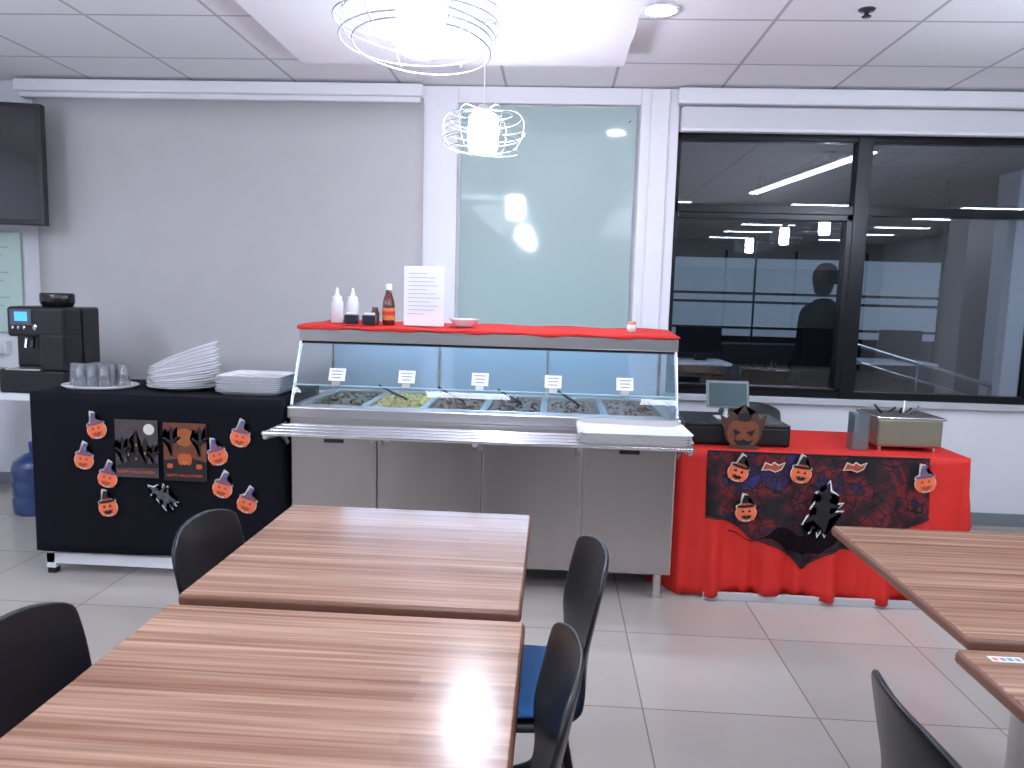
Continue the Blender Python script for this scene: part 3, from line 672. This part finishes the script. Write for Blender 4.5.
# ------------------------------------------------------------ things on the red table (top .762)
ZR=.762
e=empty('cash_drawer',(.97,4.11,ZR))
box('case',(-.27,-.21,.004),(.27,.21,.115),blkpl,e,.006); box('drawer_front',(-.26,-.216,.015),(.26,-.208,.095),mat('drawer_face',(22,22,24),.4),e,.004); lathe('key_lock',[(0,0),(.012,0),(.012,.006),(0,.006)],chrome,e,(0,-.216,.055),(math.pi/2,0,0),16)
for q in ((-.25,-.19),(.25,-.19),(-.25,.19),(.25,.19)): cyl('foot',.012,0,.006,blkpl,e,q,12)
e=empty('pos_tablet',(.95,4.08,ZR+.116))
box('stand_base',(-.06,-.05,0),(.06,.06,.008),whitep,e,.003); tube('stand_neck',[(0,.03,.005),(0,.02,.06)],.012,whitep,e)
gpl=mat('grey_plastic',(120,126,130),.4)
t=box('tablet',(-.115,.0,.055),(.115,.012,.205),gpl,e,.008,(math.radians(-18),0,0))
t=box('tablet_screen',(-.10,-.0,.068),(.10,.003,.193),mat('tablet_screen',(50,64,70),.1,emit=(90,115,125),es=.25),e,.002,(math.radians(-18),0,0)); t.location.y-=.005
brn=mat('brown_card',(72,46,32),.6,noise=.3,nscale=50)
e=empty('jack_o_lantern_display',(.98,3.83,ZR+.002))
sheets('figure',[(circ(0,.085,.095,.085,26),0),([(-.10,.10),(-.12,.17),(-.085,.155),(-.06,.19),(-.035,.17),(0,.225),(.03,.17),(.06,.19),(.08,.155),(.115,.18),(.10,.10)],0),
 (circ(-.04,.08,.04,.066,18),1),(circ(.04,.08,.04,.066,18),1),(circ(0,.08,.038,.07,18),1),([(-.055,.10),(-.012,.085),(-.04,.065)],2),([(.055,.10),(.012,.085),(.04,.065)],2),([(-.05,.05),(-.025,.04),(0,.05),(.025,.04),(.05,.05),(.03,.018),(-.03,.018)],2),(circ(0,.165,.03,.022,14),2),([(-.08,0),(.08,0),(.07,.02),(-.07,.02)],0)],[brn,mat('murky_orange',(112,58,34),.6,noise=.4,nscale=80),black],e,th=.002)
box('easel',(-.02,.0,0),(.02,.04,.01),brn,e,.002)
e=empty('chafing_dish',(1.85,4.05,ZR))
box('water_pan',(-.165,-.13,.02),(.165,.13,.17),mat('dull_gold_steel',(172,168,150),.3,.9,noise=.08,nscale=4),e,.012); box('rim',(-.175,-.14,.165),(.175,.14,.178),chrome,e,.004)
for q in ((-.14,-.1),(.14,-.1),(-.14,.1),(.14,.1)): cyl('foot',.012,0,.025,chrome,e,q,12)
for k in range(7): 
    ax=random.uniform(-.12,.1); tube('cutlery',[(ax,random.uniform(-.05,.05),.17),(ax+random.uniform(-.06,.08),random.uniform(-.05,.05),.20+random.uniform(0,.05))],.006,steel if k%2 else blkpl,e)
box('inner_food',(-.155,-.12,.165),(.155,.12,.181),mat('dish_dark',(70,66,60),.5),e,.003)
e=empty('acrylic_holder',(1.60,3.95,ZR))
acr=glass('acrylic',(225,232,235),.2,diff=.15)
box('side',(-.04,-.04,0),(-.037,.04,.19),acr,e,0); box('side',(.037,-.04,0),(.04,.04,.19),acr,e,0); box('back',(-.04,.037,0),(.04,.04,.19),acr,e,0); box('front',(-.04,-.04,0),(.04,-.037,.19),acr,e,0); box('bottom',(-.04,-.04,0),(.04,.04,.004),acr,e,0)

# ------------------------------------------------------------ dining tables
def dtable(x0,y0,x1,y1):
    cx,cy=(x0+x1)/2,(y0+y1)/2
    e=empty('dining_table',(cx,cy,0)); w,d=(x1-x0)/2,(y1-y0)/2
    box('edge_band',(-w,-d,.716),(w,d,.7485),woodedge,e,.012,seg=4)
    box('laminate_top',(-w+.006,-d+.006,.735),(w-.006,d-.006,.75),wood,e,.003)
    cyl('pedestal',.035,.03,.70,steel,e); box('under_plate',(-.2,-.2,.70),(.2,.2,.717),blkframe,e,.004)
    for a in (45,135):
        bx=box('cross_foot',(-.36,-.03,.008),(.36,.03,.04),blkframe,e,.01,(0,0,math.radians(a)))
    for a in (45,135,225,315): cyl('glide',.02,0,.012,blkpl,e,(.33*math.cos(math.radians(a)),.33*math.sin(math.radians(a))),12)
    return e
dtable(-.905,1.725,-.055,2.54); dtable(-.90,.82,-.043,1.675)
dtable(.975,1.70,1.83,2.57); t=dtable(.915,.81,1.77,1.65)
e=empty('printed_sticker',(1.0,1.60,.7515)); box('sticker',(-.035,-.012,-.001),(.035,.012,.0005),paper,e,0); 
for k in range(4): box('sticker_mark',(-.03+k*.016,-.007,.0005),(-.018+k*.016,.006,.0009),(orange,greyink,mat('teal_ink',(60,150,160),.6),greyink)[k],e,0)

# ------------------------------------------------------------ chairs (front faces local +Y)
def chair(x,y,rz):
    e=empty('dining_chair',(x,y,0),rz)
    prof=[(.225,.435),(.20,.452),(.10,.45),(-.05,.443),(-.14,.445),(-.185,.47),(-.205,.53),(-.22,.62),(-.24,.72),(-.257,.81),(-.264,.845)]
    wid =[.20,.215,.225,.225,.215,.205,.20,.205,.21,.205,.175]
    n=len(prof)-1
    def fn(u,v):
        f=v*n; i=min(int(f),n-1); t=f-i
        yy=prof[i][0]*(1-t)+prof[i+1][0]*t; zz=prof[i][1]*(1-t)+prof[i+1][1]*t; w=wid[i]*(1-t)+wid[i+1]*t
        s=u*2-1
        up=max(0,min(1,(zz-.47)/.15))
        yy+=.04*up*s*s; zz+=.012*(1-up)*s*s*(1 if yy<.2 else 0)
        if i>=n-2: zz-=.03*abs(s)**3*((f-(n-2))/2)
        return (s*w,yy,zz)
    gridmesh('shell',fn,12,20,blkpl,e,solid=.012,sub=1)
    def cu(u,v):
        a=u*2-1; b=v*2-1
        return (a*.195*(1-.06*b*b),.03+b*.185*(1-.06*a*a),.468+.014*(1-a**6)*(1-b**6))
    gridmesh('blue_cushion',cu,14,14,bluecush,e,solid=.016,sub=1)
    lm=mat('black_leg',(20,20,22),.3,.5)
    for sx in (-1,1):
        tube('leg',[(sx*.17,.16,.44),(sx*.20,.20,.01)],.012,lm,e); tube('leg',[(sx*.17,-.14,.44),(sx*.20,-.22,.01)],.012,lm,e)
        tube('side_rail',[(sx*.175,.16,.43),(sx*.175,-.14,.43)],.010,lm,e)
        for yy in (.20,-.22): cyl('glide',.014,0,.015,blkpl,e,(sx*.20,yy),12)
    tube('cross_rail',[(-.17,.12,.43),(.17,.12,.43)],.010,lm,e)
    return e
chair(-.105,1.93,math.radians(96)); chair(-.19,1.35,math.radians(92))
chair(-.81,1.34,math.radians(-88)); chair(-.76,2.05,math.radians(-90))
chair(.86,1.22,math.radians(-90))
chair(1.32,4.82,math.radians(180))

w=bpy.data.worlds.new('world'); SC.world=w; w.use_nodes=True
w.node_tree.nodes['Background'].inputs[0].default_value=S(40,48,60); w.node_tree.nodes['Background'].inputs[1].default_value=.3
